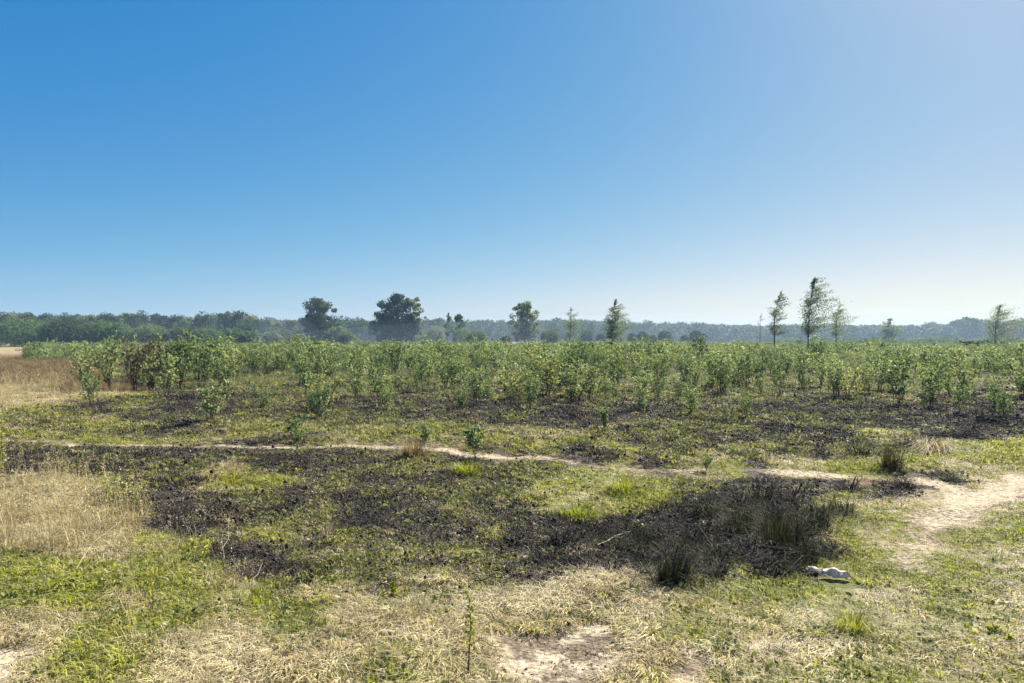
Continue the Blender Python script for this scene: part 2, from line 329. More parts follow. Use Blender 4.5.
# ------------------------------------------------------------------ scattering of countless small plants
def scatter(name, sources, P, rotz, scl, tilt=None):
    n = len(P)
    me = bpy.data.meshes.new(name + '_points'); me.vertices.add(n); me.vertices.foreach_set('co', np.asarray(P, np.float32).ravel())
    rot = np.zeros((n, 3), np.float32); rot[:, 2] = rotz
    if tilt is not None: rot[:, :2] = tilt
    a = me.attributes.new('rot', 'FLOAT_VECTOR', 'POINT'); a.data.foreach_set('vector', rot.ravel())
    s = np.asarray(scl, np.float32); s = np.repeat(s[:, None], 3, 1) if s.ndim == 1 else s
    a = me.attributes.new('scl', 'FLOAT_VECTOR', 'POINT'); a.data.foreach_set('vector', s.ravel())
    a = me.attributes.new('pick', 'INT', 'POINT'); a.data.foreach_set('value', rng.integers(0, len(sources), n).astype(np.int32))
    o = link(name, me)
    ng = bpy.data.node_groups.new(name, 'GeometryNodeTree')
    ng.interface.new_socket('Geometry', in_out='INPUT', socket_type='NodeSocketGeometry'); ng.interface.new_socket('Geometry', in_out='OUTPUT', socket_type='NodeSocketGeometry')
    N, L = ng.nodes, ng.links
    gi = N.new('NodeGroupInput'); go = N.new('NodeGroupOutput'); ip = N.new('GeometryNodeInstanceOnPoints'); jn = N.new('GeometryNodeGeometryToInstance')
    for sm in sources:
        so = bpy.data.objects.new(sm.name, sm); oi = N.new('GeometryNodeObjectInfo'); oi.inputs['Object'].default_value = so; oi.inputs['As Instance'].default_value = True
        L.new(oi.outputs['Geometry'], jn.inputs[0])
    jo = jn
    if len(sources) > 1:
        N.remove(jn); jo = N.new('GeometryNodeJoinGeometry')
        for nd in [q for q in N if q.type == 'OBJECT_INFO']: L.new(nd.outputs['Geometry'], jo.inputs[0])
    def na_(nm, t):
        q = N.new('GeometryNodeInputNamedAttribute'); q.data_type = t; q.inputs['Name'].default_value = nm; return q.outputs['Attribute']
    L.new(gi.outputs[0], ip.inputs['Points']); L.new(jo.outputs[0], ip.inputs['Instance']); ip.inputs['Pick Instance'].default_value = True
    L.new(na_('pick', 'INT'), ip.inputs['Instance Index']); L.new(na_('rot', 'FLOAT_VECTOR'), ip.inputs['Rotation']); L.new(na_('scl', 'FLOAT_VECTOR'), ip.inputs['Scale'])
    L.new(ip.outputs[0], go.inputs[0])
    md = o.modifiers.new('scatter', 'NODES'); md.node_group = ng
    return tag(o, kind='stuff')

def wedge(rho0, r0, r1, rk=6, p=1.3, half=47):
    """random ground points, thinning out beyond rk metres"""
    rs = np.linspace(r0, r1, 400); dens = rho0 * np.minimum(1, (rk / rs)) ** p * rs * 2 * R(half)
    cum = np.concatenate([[0], np.cumsum((dens[1:] + dens[:-1]) / 2 * np.diff(rs))]); n = int(cum[-1])
    r = np.interp(rng.uniform(0, cum[-1], n), cum, rs); a = rng.uniform(-R(half), R(half), n)
    return r * np.sin(a), r * np.cos(a), r
def lay(name, sources, rho, r0, r1, prob, s0, s1, label, cat, rk=6, p=1.3, grow=.5, gmax=2.2, zs=None):
    x, y, r = wedge(rho, r0, r1, rk, p)
    w = cover(x, y); pr = prob(w, x, y); k = rng.uniform(0, 1, len(x)) < pr
    sx_, sy_ = at(829, 577); k &= ((x - sx_) / .22) ** 2 + ((y - sy_ + .06) / .22) ** 2 > 1
    x, y, r, pr = x[k], y[k], r[k], pr[k]
    near_path = np.minimum(dist_poly(x, y, PATH), dist_poly(x, y, TRAIL)); s = (.35 + .65 * np.clip(near_path / .8, 0, 1)) * rng.uniform(s0, s1, len(x)) * np.clip((r / rk) ** grow, 1, gmax) * (.75 + .35 * np.clip(pr, 0, 1))
    S = np.stack([s, s, s * (zs(x, y, r) if zs else 1)], 1)
    return tag(scatter(name, sources, np.stack([x, y, height(x, y)], 1), rng.uniform(0, 6.28, len(x)), S, rng.normal(0, .12, (len(x), 2))), label, cat)

def src(name, n, fn, m):
    out = []
    for k in range(n):
        g = np.random.default_rng(hash(name) % 1000 + k if False else sum(map(ord, name)) + k * 13)
        p = Pile(); fn(p, g); out.append(p.mesh(name, m))
    return out
S_green = src('green_tuft', 4, lambda p, g: p.add(*blades(26, .055, .012, .045, .0024, .8, g, .7)), M['green'])
S_straw = src('straw_tuft', 4, lambda p, g: (p.add(*blades(24, .06, .015, .045, .0019, 1.1, g, .8, .35)), p.add(*blades(2, .08, .04, .08, .0014, 1.5, g, .6, .75))), M['straw'])
def tallf(p, g):
    p.add(*blades(16, .08, .06, .28, .0021, .6, g, .7))
    for k in range(4):
        a = g.uniform(0, 6.28); l = g.uniform(.1, .35); h = g.uniform(.28, .48); b = g.normal(0, .04, 2)
        P = np.array([[b[0] + math.cos(a) * l * h * t * t, b[1] + math.sin(a) * l * h * t * t, h * t] for t in (0, .35, .7, 1)])
        V, Fq = tube(P, [.0016, .0014, .0011, .0008], 3); p.add(V, Fq, np.full(len(V), g.uniform(.4, 1)))
        C = P[-1] + g.normal(0, 1, (14, 3)) * [.008, .008, .03] - [0, 0, .03]; p.add(*leaves(C, .012, g))
S_tall = src('tall_tuft', 4, tallf, M['tall'])
def charf(p, g):
    for k in range(11):
        a = g.uniform(0, 6.28); h = g.uniform(.012, .055); l = g.uniform(.4, 2.2); b = g.normal(0, .03, 2)
        P = np.array([[b[0] + math.cos(a) * l * h * t + g.normal(0, .006), b[1] + math.sin(a) * l * h * t + g.normal(0, .006), h * t - .01] for t in (0, .4, .75, 1)])
        V, Fq = tube(P, [.0024, .002, .0015, .0008], 3); p.add(V, Fq, np.full(len(V), g.uniform(0, 1)))
    p.add(*blades(10, .05, .01, .03, .0025, 1.1, g, .7, .3))
S_char = src('charred_tuft', 4, charf, M['char'])
def clodf(p, g):
    n = 26; th = np.arange(8) / 8 * 6.283
    for k in range(9):
        c = g.normal(0, .045, 3) * [1, 1, .1]; r = g.uniform(.003, .010)
        V, Fq = tube(np.array([[c[0], c[1], -.01], [c[0], c[1], r * .5], [c[0] + r * .2, c[1], r * .9], [c[0], c[1], r * 1.05]]), [r * 1.2, r * 1.1, r * .7, r * .05], 6)
        p.add(V + g.normal(0, r * .15, V.shape), Fq, np.full(len(V), g.uniform(0, .9)))
S_clod = src('charred_clods', 4, clodf, M['char'])
def forbf(p, g):
    C = g.normal(0, .045, (30, 3)); C[:, 2] = np.abs(g.normal(0, .022, 30)) + .006; p.add(*leaves(C, .026, g, -.3, .7))
    for c in C[:10]:
        V, Fq = tube(np.array([[0, 0, -.01], c * .6, c]), [.0013, .001, .0008], 3); p.add(V, Fq)
S_forb = src('low_forb', 4, forbf, M['forb'])
def litf(p, g):
    C = g.normal(0, .05, (14, 3)); C[:, 2] = np.abs(g.normal(0, .004, 14)) + .003; p.add(*leaves(C, .016, g, 0, .6))
    for k in range(4):
        a = g.uniform(0, 6.28); c = g.normal(0, .05, 2); l = g.uniform(.02, .07)
        V, Fq = tube(np.array([[c[0], c[1], .004], [c[0] + math.cos(a) * l, c[1] + math.sin(a) * l, .01 + g.uniform(0, .012)]]), [.0016, .0008], 3); p.add(V, Fq, np.full(len(V), g.uniform(.3, 1)))
S_lit = src('litter_bits', 4, litf, M['litter'])

cl = np.clip
lay('green_grass', S_green, 1000, 1.6, 34, lambda w, x, y: cl(w['green'] * 1.1 - .05 + .10 * w['straw'] + .06 * w['mix'] + .02 * w['burn'], 0, 1) * (1 - .85 * cl(w['sand'], 0, 1)), .7, 1.5, 'short green grass growing in patches over the heath', 'grass', gmax=2.4)
lay('straw_grass', S_straw, 900, 1.6, 40, lambda w, x, y: cl(w['straw'] * 1.0 - .05 + .15 * w['green'] + .05 * w['burn'] + .07 * w['mix'], 0, 1) * (1 - .9 * cl(w['sand'], 0, 1)), .7, 1.4, 'short bleached dry grass lying flat over sandy soil', 'grass', gmax=2.4)
lay('tall_dry_grass', S_tall, 75, 1.8, 45, lambda w, x, y: cl(w['tall'] * 1.2 - .1, 0, 1) * cl(.55 + 1.2 * fbm(x * 1.3, y * 1.3, 151), .08, 1) + .06 * w['straw'] * (np.hypot(x, y) < 9) * (x < -.5) + .30 * cl(w['green'] + w['straw'], 0, 1) * cl((-x / np.maximum(y, 1) - .36) / .15, 0, 1) * (y < 8.5) * cl(.3 + 2 * fbm(x * 1.5, y * 1.5, 161), 0, 1), .5, 1.05, 'tall straw-coloured grass along the left edge of the burnt ground', 'grass', gmax=1.35)
lay('russet_grass', [m_ for m_ in src('russet_tuft', 3, lambda p, g: p.add(*blades(40, .12, .04, .20, .003, .6, g, .6)), M['russet'])], 60, 14, 60, lambda w, x, y: cl(w['russet'] * 1.3 - .1, 0, 1), .8, 1.4, 'rust-brown dry grass beyond the pale tall grass on the far left', 'grass', rk=20)
lay('charred_stubble', S_char, 550, 2, 32, lambda w, x, y: cl(w['burn'] * 1.1 - .1, 0, 1), .6, 1.35, 'blackened stubble and stems of burnt heather', 'burnt stubble', gmax=1.7,
    zs=lambda x, y, r: .8 + 1.3 * cl((x + .1) / 1.2, 0, 1) * cl((8 - r) / 1.5, 0, 1) * cl((r - 4.3) / .8, 0, 1) * cl(.5 + 1.5 * fbm(x * 1.5, y * 1.5, 141), 0, 1))
lay('charred_clods', S_clod, 350, 2, 26, lambda w, x, y: cl(w['burn'] * 1.1 - .1, 0, 1), .6, 1.5, 'crumbly black ash and scorched soil', 'ash')
lay('low_leafy_plants', S_forb, 420, 2, 36, lambda w, x, y: cl(.30 * w['mix'] * cl(.3 + 2.2 * fbm(x * 2, y * 2, 131), 0, 1) + .20 * w['green'] + .06 * w['burn'] * cl(.4 + 2 * fbm(x * 1.4, y * 1.4, 133), 0, 1), 0, 1), .6, 1.4, 'low leafy regrowth spreading over the scorched soil', 'ground cover', gmax=1.8)
lay('litter', S_lit, 260, 1.7, 26, lambda w, x, y: cl(.30 + .4 * w['straw'] + .1 * w['burn'], 0, 1) * (1 - .6 * w['sand']), .6, 1.4, 'scattered dry leaf bits and straw crumbs', 'litter', gmax=2)

# ------------------------------------------------------------------ saplings
def sapling(seed, H, Wd, nst, nl, ls, mat):
    g = np.random.default_rng(seed); st = Pile(); C = []; tn = []
    for k in range(nst):
        a = g.uniform(0, 6.28); tip = np.array([math.cos(a) * Wd * g.uniform(.2, 1), math.sin(a) * Wd * g.uniform(.2, 1), H * g.uniform(.72, 1.0)])
        b = g.normal(0, .03, 3) * [1, 1, 0]; t = np.linspace(0, 1, 6)[:, None]
        P = b + (tip - b) * np.concatenate([t ** 1.3, t ** 1.3, t], 1) + g.normal(0, .012, (6, 3)) * H; P[0, 2] = -.05
        st.add(*tube(P, np.linspace(.007, .002, 6) * (H ** .5), 4))
        nb = 7
        for q in range(nb):
            u = g.uniform(.22, .95); base = np.array([np.interp(u, t[:, 0], P[:, d]) for d in range(3)])
            ba = g.uniform(0, 6.28); l = Wd * g.uniform(.35, .8) * (1.15 - u * .7); tip2 = base + [math.cos(ba) * l, math.sin(ba) * l, l * g.uniform(.3, 1.3)]
            st.add(*tube(np.array([base, (base + tip2) / 2 + g.normal(0, .01, 3), tip2]), [.003, .0022, .0012], 3))
            m_ = max(2, int(nl / nst / nb)); s = g.uniform(.15, 1.08, m_)[:, None]
            C.append(base + (tip2 - base) * s + g.normal(0, .028, (m_, 3)) * H ** .5)
    lf = Pile(); C = np.concatenate(C); lf.add(*leaves(C, ls, g, .3, .75))
    return [('stem', st.mesh('sapling_stem', M['twig'])), ('foliage', lf.mesh('sapling_foliage', mat))]

near_v = [sapling(100 + k, 1.0, .40, 7, 620, .052, M['sapleaf']) for k in range(5)]
solo_v = [sapling(150 + k, 1.0, .46, 5, 430, .08, M['sapleaf']) for k in range(3)]
yel_v = sapling(180, 1.0, .42, 6, 480, .055, leaf_mat('golden_birch_leaves', [(.08,.10,.03),(.14,.165,.05),(.23,.24,.07),(.33,.31,.11)], .45, .5, .3, scale=.5))
mid_v = [sapling(200 + k, 1.0, .42, 5, 260, .075, M['sapleaf']) for k in range(5)]
red_v = [sapling(230 + k, 1.0, .42, 9, 340, .05, M['redleaf']) for k in range(2)]

def fl(px, base, h): # sapling from the survey: returns x, y, height
    x, y = at(px, base); return x, y, h * y / F
named = [
 (297, 449, 34, 1, 'small bushy birch sapling straddling the trodden path on the left', solo_v[0]),
 (476, 460, 38, 1, 'leafy birch sapling at the path, right of the russet grass tussock', solo_v[1]),
 (424, 449, 24, 1, 'short pale-leaved sapling just behind the russet grass tussock', solo_v[2]),
 (605, 441, 30, .6, 'thin upright sapling alone in the dark burnt strip behind the path', solo_v[1]),
 (530, 416, 34, 1, 'rounded green sapling at the near edge of the thicket, centre', near_v[0]),
 (691, 420, 32, 1, 'yellow-green sapling standing in scorched ground right of centre', near_v[1]),
 (746, 424, 30, .8, 'low green sapling just right of the yellow-green one in scorched ground', near_v[2]),
 (213, 424, 42, 1.2, 'broad pale-leaved sapling spreading over a burnt patch on the left', near_v[3]),
 (167, 400, 44, 1, 'bright yellow-green sapling below the tall bushes on the left', near_v[4]),
 (460, 414, 30, 1, 'bushy sapling at the thicket edge above the path sapling', near_v[1]),
 (386, 411, 28, 1, 'small sapling between two black burnt patches left of centre', near_v[2]),
 (640, 416, 28, 1, 'loose green sapling between the centre one and the scorched ground', near_v[3]),
 (706, 470, 17, 1, 'knee-high leafy shoot growing on the edge of the path', solo_v[0]),
 (930, 412, 40, 1.1, 'dense green sapling above the blackest ground on the right', near_v[0]),
]
taken = []
for (px, b, h, ws, lab, v) in named:
    x, y, H = fl(px, b, h); taken.append((x, y))
    plant('birch_sapling', v, x, y, lab, 'sapling', 'birch saplings on the burnt heath', rng.uniform(0, 6.28), H * max(ws, .7), H)
# tall bushes, left
for (px, b, h, ws, v, lab) in [(84,390,51,.9,near_v[2],'tall green bush leftmost in the row of bushes by the rust-brown grass'), (110,392,57,.9,near_v[3],'tall light green bush beside the scorched reddish bush'),
        (134,393,61,.75,red_v[0],'tall scorched reddish-brown bush in the left bush clump'), (152,392,57,.8,red_v[1],'dark scorched bush behind the bright yellow-green sapling'),
        (180,390,59,.9,near_v[0],'tall silvery-green bush right of the scorched ones'), (203,388,53,.9,near_v[4],'green bush at the right end of the left bush clump')]:
    x, y, H = fl(px, b, h); taken.append((x, y))
    plant('tall_bush', v, x, y, lab, 'bush', 'tall bushes at the left of the thicket', rng.uniform(0, 6.28), H * ws, H)

# positions of the regrowth thicket
FX = [-400, 60, 100, 250, 350, 450, 560, 700, 800, 900, 1024, 1400]; FY = [372, 372, 388, 396, 404, 408, 408, 410, 398, 404, 405, 400]
n = 26000; r = np.sqrt(rng.uniform(15 ** 2, 92 ** 2, n)); a = rng.uniform(-R(44), R(44), n); x = r * np.sin(a); y = r * np.cos(a)
px = 512 + F * x / y; py = HZ + EYE * F / y
lim = np.interp(px, FX, FY) + 13 * fbm(px * .014, 0 * py + 3.3, 201) + 4 * fbm(px * .05, 0 * py, 203)
k = (py < lim) & ~((px < 105) & (py > 364)) & ~((px < 26) & (py > 343)) & ~((px > 440) & (px < 530) & (py < 349)) & ~((px > 962) & (px < 1012) & (py > 345) & (py < 352))
dn = cl(.5 + 1.5 * fbm(x * .35, y * .2, 211), .08, 1) * cl(1.15 - (lim - py < 9) * .55, 0, 1)
dn = np.where((np.abs(px - 490) < 25) & (np.abs(py - 385) < 14), dn * .1, dn)
k &= rng.uniform(0, 1, n) < dn * np.where(y < 30, .35, .46)
k |= (py >= lim) & (py < lim + 26) & (px > 90) & (rng.uniform(0, 1, n) < .05)
x, y = x[k], y[k]; px, py = px[k], py[k]
# keep plants off one another
order = np.argsort(np.hypot(x, y)); x, y, px, py = x[order], y[order], px[order], py[order]
keep = []; cell = {}
for (tx, ty) in taken: cell.setdefault((int(tx // .5), int(ty // .5)), []).append((tx, ty))
for i_ in range(len(x)):
    c0, c1 = int(x[i_] // .5), int(y[i_] // .5); ok = True
    for dx in (-1, 0, 1):
        for dy in (-1, 0, 1):
            for q in cell.get((c0 + dx, c1 + dy), ()):
                if (q[0] - x[i_]) ** 2 + (q[1] - y[i_]) ** 2 < .16: ok = False
    if ok: keep.append(i_); cell.setdefault((c0, c1), []).append((x[i_], y[i_]))
x, y, px, py = x[keep], y[keep], px[keep], py[keep]
Hh = .76 + .22 * cl((y - 16) / 14, 0, 1) - .26 * cl((y - 36) / 30, 0, 1) + .22 * fbm(x * .2, y * .2, 221) + rng.normal(0, .24, len(x)) + .32 * (px < 330) * (px > 60) * (y < 45)
Hh = cl(Hh, .3, 1.7) * np.where(py > np.interp(px, FX, FY) + 4, .6, 1)
infr = (px > -15) & (px < 1040)
idx = np.where(infr)[0]; ind = set(idx[:280].tolist())
zz = height(x, y)
print('SAPLINGS', len(x))
for i_ in sorted(ind):
    side = px[i_]
    plant('birch_sapling', (near_v + near_v + [yel_v])[int(rng.integers(0, 11))], x[i_], y[i_], ('low leafy birch sapling standing scattered in scorched ground just before the thicket' if py[i_] > np.interp(px[i_], FX, FY) + 4 else 'waist-high leafy birch sapling among many at the near side of the thicket'), 'sapling', 'birch saplings on the burnt heath', rng.uniform(0, 6.28), Hh[i_] * rng.uniform(.85, 1.2), Hh[i_], zz[i_])
rest = np.array([i_ for i_ in range(len(x)) if i_ not in ind])
S_mid = [m_[1][1] for m_ in mid_v] + [near_v[1][1][1], near_v[3][1][1], yel_v[1][1]]
sc_ = np.stack([Hh[rest] * rng.uniform(.9, 1.25, len(rest)), Hh[rest] * rng.uniform(.9, 1.25, len(rest)), Hh[rest]], 1)
tag(scatter('sapling_thicket', S_mid, np.stack([x[rest], y[rest], zz[rest]], 1), rng.uniform(0, 6.28, len(rest)), sc_), 'dense thicket of waist-high birch regrowth reaching back to the trees', 'thicket')
# rough grass between the far saplings
lay('meadow_grass', src('meadow_tuft', 4, lambda p, g: p.add(*blades(40, .2, .12, .38, .009, .6, g, .6)), leaf_mat('meadow_grass', [(.05,.07,.025),(.09,.115,.04),(.15,.16,.06),(.25,.22,.11)], .35, .6, .3, scale=.15)),
    14, 17, 150, lambda w, x, y: cl(w['thick'] * (.10 + .6 * cl((y - 20) / 30, 0, 1)), 0, 1), .6, 1.15, 'rough green and straw meadow grass between and beyond the saplings', 'grass', rk=30, grow=.6, gmax=2.2, p=1.0)

# ------------------------------------------------------------------ tussocks and weeds
def tuss(name, px, b, hpx, wpx, mat, label, cat, nb=260, lean=.35, curl=.5, w=.0025):
    x, y = at(px, b); H = hpx * y / F; Wd = wpx * y / F / 2; g = np.random.default_rng(int(px * 7 + b))
    p = Pile(); p.add(*blades(nb, Wd * .5, H * .22, H * 1.05, w, lean * 1.25, g, curl)); p.add(*blades(nb // 2, Wd * .8, H * .1, H * .5, w, 1.0, g, curl)) 
    t = link(name, p.mesh(name, mat), None, (x, y, hz(x, y))); return tag(t, label, cat, 'grass and rush tussocks')
tuss('rush_tussock', 782, 545, 56, 74, M['rush'], 'big dark scorched rush tussock in the black ground, upper left of the white scrap', 'rush', 420, .35, .5)
tuss('rush_tussock', 742, 528, 40, 50, M['rush'], 'smaller dark rush tussock left of the biggest one', 'rush', 240, .5)
tuss('rush_tussock', 672, 590, 48, 46, M['rush'], 'dark scorched rush tussock at the near rim of the black ground', 'rush', 260, .45)
for q_, (a_, b_, c_, e_) in enumerate([(706, 512, 30, 46), (762, 500, 34, 44), (818, 530, 40, 40), (806, 562, 30, 44), (716, 566, 30, 50), (690, 548, 26, 44), (775, 574, 26, 50), (842, 512, 26, 40)]):
    tuss('rush_tussock', a_, b_, c_, e_, M['rush'], ['dark rush tuft at the back left of the rush clump in the black ground', 'dark rush tuft behind the big scorched tussock', 'dark rush tuft right of the big scorched tussock', 'dark rush tuft between the big scorched tussock and the white scrap', 'dark rush tuft left of the big scorched tussock, nearer the camera', 'dark rush tuft above the near-rim tussock', 'low rush tuft on the near rim, left of the white scrap', 'dark rush tuft at the back right of the rush clump'][q_], 'rush', 200, .55)
tuss('rush_tussock', 892, 466, 32, 34, M['rush'], 'dark green rush tussock just behind the path on the right', 'rush', 260, .4)
tuss('rush_tussock', 640, 545, 34, 50, M['rush'], 'low dark rush tussock in the middle of the black ground', 'rush', 160, .7)
tuss('arched_tussock', 932, 452, 26, 44, M['russet'], 'round arching dry tussock behind the path, beside the dark green rush', 'tussock', 320, .8, .9)
tuss('russet_tussock', 412, 460, 27, 34, M['russet'], 'rust-coloured grass tussock on the path left of the leafy sapling', 'tussock', 380, .4, .5, .003)
tuss('olive_tussock', 466, 472, 18, 40, M['green'], 'olive grass tussock at the foot of the path sapling', 'tussock', 380, .5, .6, .003)
tuss('green_tussock', 622, 494, 20, 44, M['green'], 'vivid green grass tussock below the path at centre right', 'tussock', 380, .6, .6, .003)
tuss('green_tussock', 575, 512, 20, 60, M['green'], 'yellowish grass tussock above the black ground, centre', 'tussock', 420, .6, .6, .003)
tuss('green_tussock', 852, 640, 34, 50, M['green'], 'small green tussock in the dry turf below the white scrap', 'tussock', 300, .6, .6, .0018)

ch_g = np.random.default_rng(77)
ch_v = []
for q_ in range(3):
    p = Pile(); g = np.random.default_rng(70 + q_)
    for k in range(70):
        a_ = g.uniform(0, 6.28); l_ = g.uniform(.3, 1); b_ = g.normal(0, .06, 2); h_ = g.uniform(.25, 1) * (1.2 - l_)
        P = np.array([[b_[0] + math.cos(a_) * l_ * .5 * t + g.normal(0, .02), b_[1] + math.sin(a_) * l_ * .5 * t + g.normal(0, .02), h_ * t ** .8 - .03] for t in (0, .3, .6, .85, 1)])
        V, Fq = tube(P, [.014, .011, .008, .006, .003], 4); p.add(V, Fq, np.full(len(V), g.uniform(0, 1)))
        for e in range(3):
            c_ = P[2 + e % 3]; d_ = g.normal(0, .12, 3); V, Fq = tube(np.array([c_, c_ + d_ * .5 + g.normal(0, .01, 3), c_ + d_]), [.006, .004, .002], 3); p.add(V, Fq, np.full(len(V), g.uniform(0, 1)))
    ch_v.append(p.mesh('charred_heather', M['char']))
for px_, py_, s_ in [(560,540,.3),(590,562,.3),(622,528,.36),(646,562,.34),(668,530,.36),(700,535,.38),(716,580,.32),(738,505,.4),(745,560,.4),(770,520,.42),(792,500,.4),(800,540,.4),(765,578,.3),(822,520,.34),(830,552,.3),(682,560,.34),(850,486,.34),(905,484,.3),(610,575,.26),(540,560,.24),(860,455,.5),(905,448,.5),(970,440,.55),(985,425,.6)]:
    x_, y_ = at(px_, py_); o = link('charred_heather', ch_v[int(ch_g.integers(0, 3))], None, (x_, y_, hz(x_, y_)), (0, 0, ch_g.uniform(0, 6.28)), (s_ * 1.3, s_ * 1.3, s_ * .7))
    tag(o, 'low blackened tangle of burnt heather stems on scorched ground', 'burnt heather', 'burnt heather clumps')

def weed(name, px, b, hpx, wpx, nl, ls, mat, label, cat, nst=1, z0=.15, group=None):
    x, y = at(px, b); H = hpx * y / F; Wd = wpx * y / F / 2; g = np.random.default_rng(int(px * 3 + b)); st = Pile(); C = []
    for k in range(nst):
        o = g.normal(0, Wd * .35, 2) if nst > 1 else (0, 0); hh = H * (g.uniform(.65, 1) if nst > 1 else 1)
        P = np.array([[o[0] * (1 + .6 * t) + .05 * H * math.sin(3 * t + k) * t, o[1] * (1 + .5 * t), hh * t] for t in np.linspace(0, 1, 7)]); P[0, 2] = -.03
        st.add(*tube(P, np.linspace(.0045, .0012, 7), 5))
        m_ = nl // nst; u = g.uniform(z0, 1, m_); B = np.stack([np.interp(u, np.linspace(0, 1, 7), P[:, d]) for d in range(3)], 1)
        th = g.uniform(0, 6.28, m_); ww = (Wd if nst == 1 else Wd * .4) * (1.1 - .7 * u) * g.uniform(.2, 1, m_); C.append(B + np.stack([np.cos(th) * ww, np.sin(th) * ww, ww * .5], 1))
    lf = Pile(); lf.add(*leaves(np.concatenate(C), ls, g, -.4, .45))
    return plant(name, [('stem', st.mesh(name + '_stem', M['twig'])), ('foliage', lf.mesh(name + '_foliage', mat))], x, y, label, cat, group)
weed('fleabane_weed', 468, 690, 86, 17, 150, .020, M['yelleaf'], 'single upright narrow-leaved weed standing at the bottom edge of the picture', 'weed', 1, .38)
weed('goldenrod_clump', 118, 512, 34, 34, 420, .030, M['yelleaf'], 'bright yellow-green feathery clump in the dark ground on the left', 'weed', 6, .15)
weed('goldenrod_clump', -4, 478, 74, 24, 520, .034, M['yelleaf'], 'yellow-green leafy clump cut off by the left edge of the picture', 'weed', 6, .1)
weed('leafy_seedling', 192, 566, 26, 18, 46, .035, M['yelleaf'], 'thin-stemmed seedling with round yellow leaves at the rim of the burnt ground', 'weed', 1, .45)
weed('leafy_seedling', 206, 566, 24, 18, 42, .035, M['yelleaf'], 'seedling with yellow leaves, right of its thin-stemmed neighbour', 'weed', 1, .45)
weed('leafy_seedling', 322, 532, 28, 26, 60, .034, M['forb'], 'pale grey-green seedling in the burnt ground left of centre', 'weed', 2, .3)
weed('leafy_seedling', 300, 588, 20, 24, 44, .032, M['forb'], 'small green seedling just above the vivid green grass patch', 'weed', 2, .3)
weed('leafy_seedling', 392, 606, 22, 34, 90, .036, M['green'], 'low broad green seedling at the near rim of the burnt ground', 'weed', 4, .1)
weed('leafy_seedling', 990, 640, 14, 34, 60, .045, M['yelleaf'], 'flat pale green leafy weed in the turf at lower right', 'weed', 5, .1)
weed('leafy_seedling', 62, 600, 14, 40, 60, .055, M['green'], 'broad-leaved green weed in the grass at lower left', 'weed', 5, .1)

def stick(name, p0, p1, lift0, lift1, rad_, mat, label, cat, forks=2):
    (x0, y0), (x1, y1) = at(*p0), at(*p1); g = np.random.default_rng(int(p0[0] + p1[0] * 3)); t = np.linspace(0, 1, 7)[:, None]
    A = np.array([x0, y0, hz(x0, y0) + lift0]); B = np.array([x1, y1, hz(x1, y1) + lift1]); L_ = np.linalg.norm(B - A)
    P = A + (B - A) * t + g.normal(0, .02 * L_, (7, 3)) * np.sin(t * 3.14); O = A.copy(); pl = Pile(); pl.add(*tube(P - O, np.linspace(rad_, rad_ * .35, 7), 6))
    for k in range(forks):
        q = P[2 + k] - O; d = (B - A) * g.uniform(.2, .35) + g.normal(0, .12 * L_, 3); d[2] = abs(d[2])
        pl.add(*tube(np.array([q, q + d * .5 + g.normal(0, .01, 3), q + d]), [rad_ * .5, rad_ * .4, rad_ * .15], 5))
    return tag(link(name, pl.mesh(name, mat), None, tuple(O)), label, cat, 'fallen twigs and dry stalks')
stick('dead_twig', (474,584), (524,580), .03, .04, .005, M['blackwood'], 'dark fallen twig lying level at the near rim of the burnt ground', 'twig')
stick('dead_twig', (598,545), (632,530), .05, .10, .004, M['deadwood'], 'pale bleached twig lying across the black ground, centre', 'twig')
stick('dry_stalk', (222,566), (230,536), .0, .17, .0018, M['deadwood'], 'bent dry stalk beside the yellow-leaved seedlings', 'dry stalk', 1)
stick('dry_stalk', (62,592), (128,548), .0, .26, .002, M['deadwood'], 'long pale stalk leaning right out of the tall grass on the left', 'dry stalk', 1)
stick('dry_stalk', (725,560), (700,545), .0, .2, .0018, M['deadwood'], 'thin pale stalk leaning left beside the dark rushes', 'dry stalk', 1)
stick('dry_stalk', (650,590), (668,572), .0, .12, .003, M['deadwood'], 'short pale stalk left of the near dark rush tussock', 'dry stalk', 0)
stick('dead_twig', (20,655), (40,640), .02, .03, .006, M['bark'], 'brown twig lying beside the bare soil in the lower left corner', 'twig')
stick('dry_stalk', (246,602), (262,588), .0, .14, .003, M['deadwood'], 'slanting dry stalk in front of the burnt ground on the left', 'dry stalk', 1)

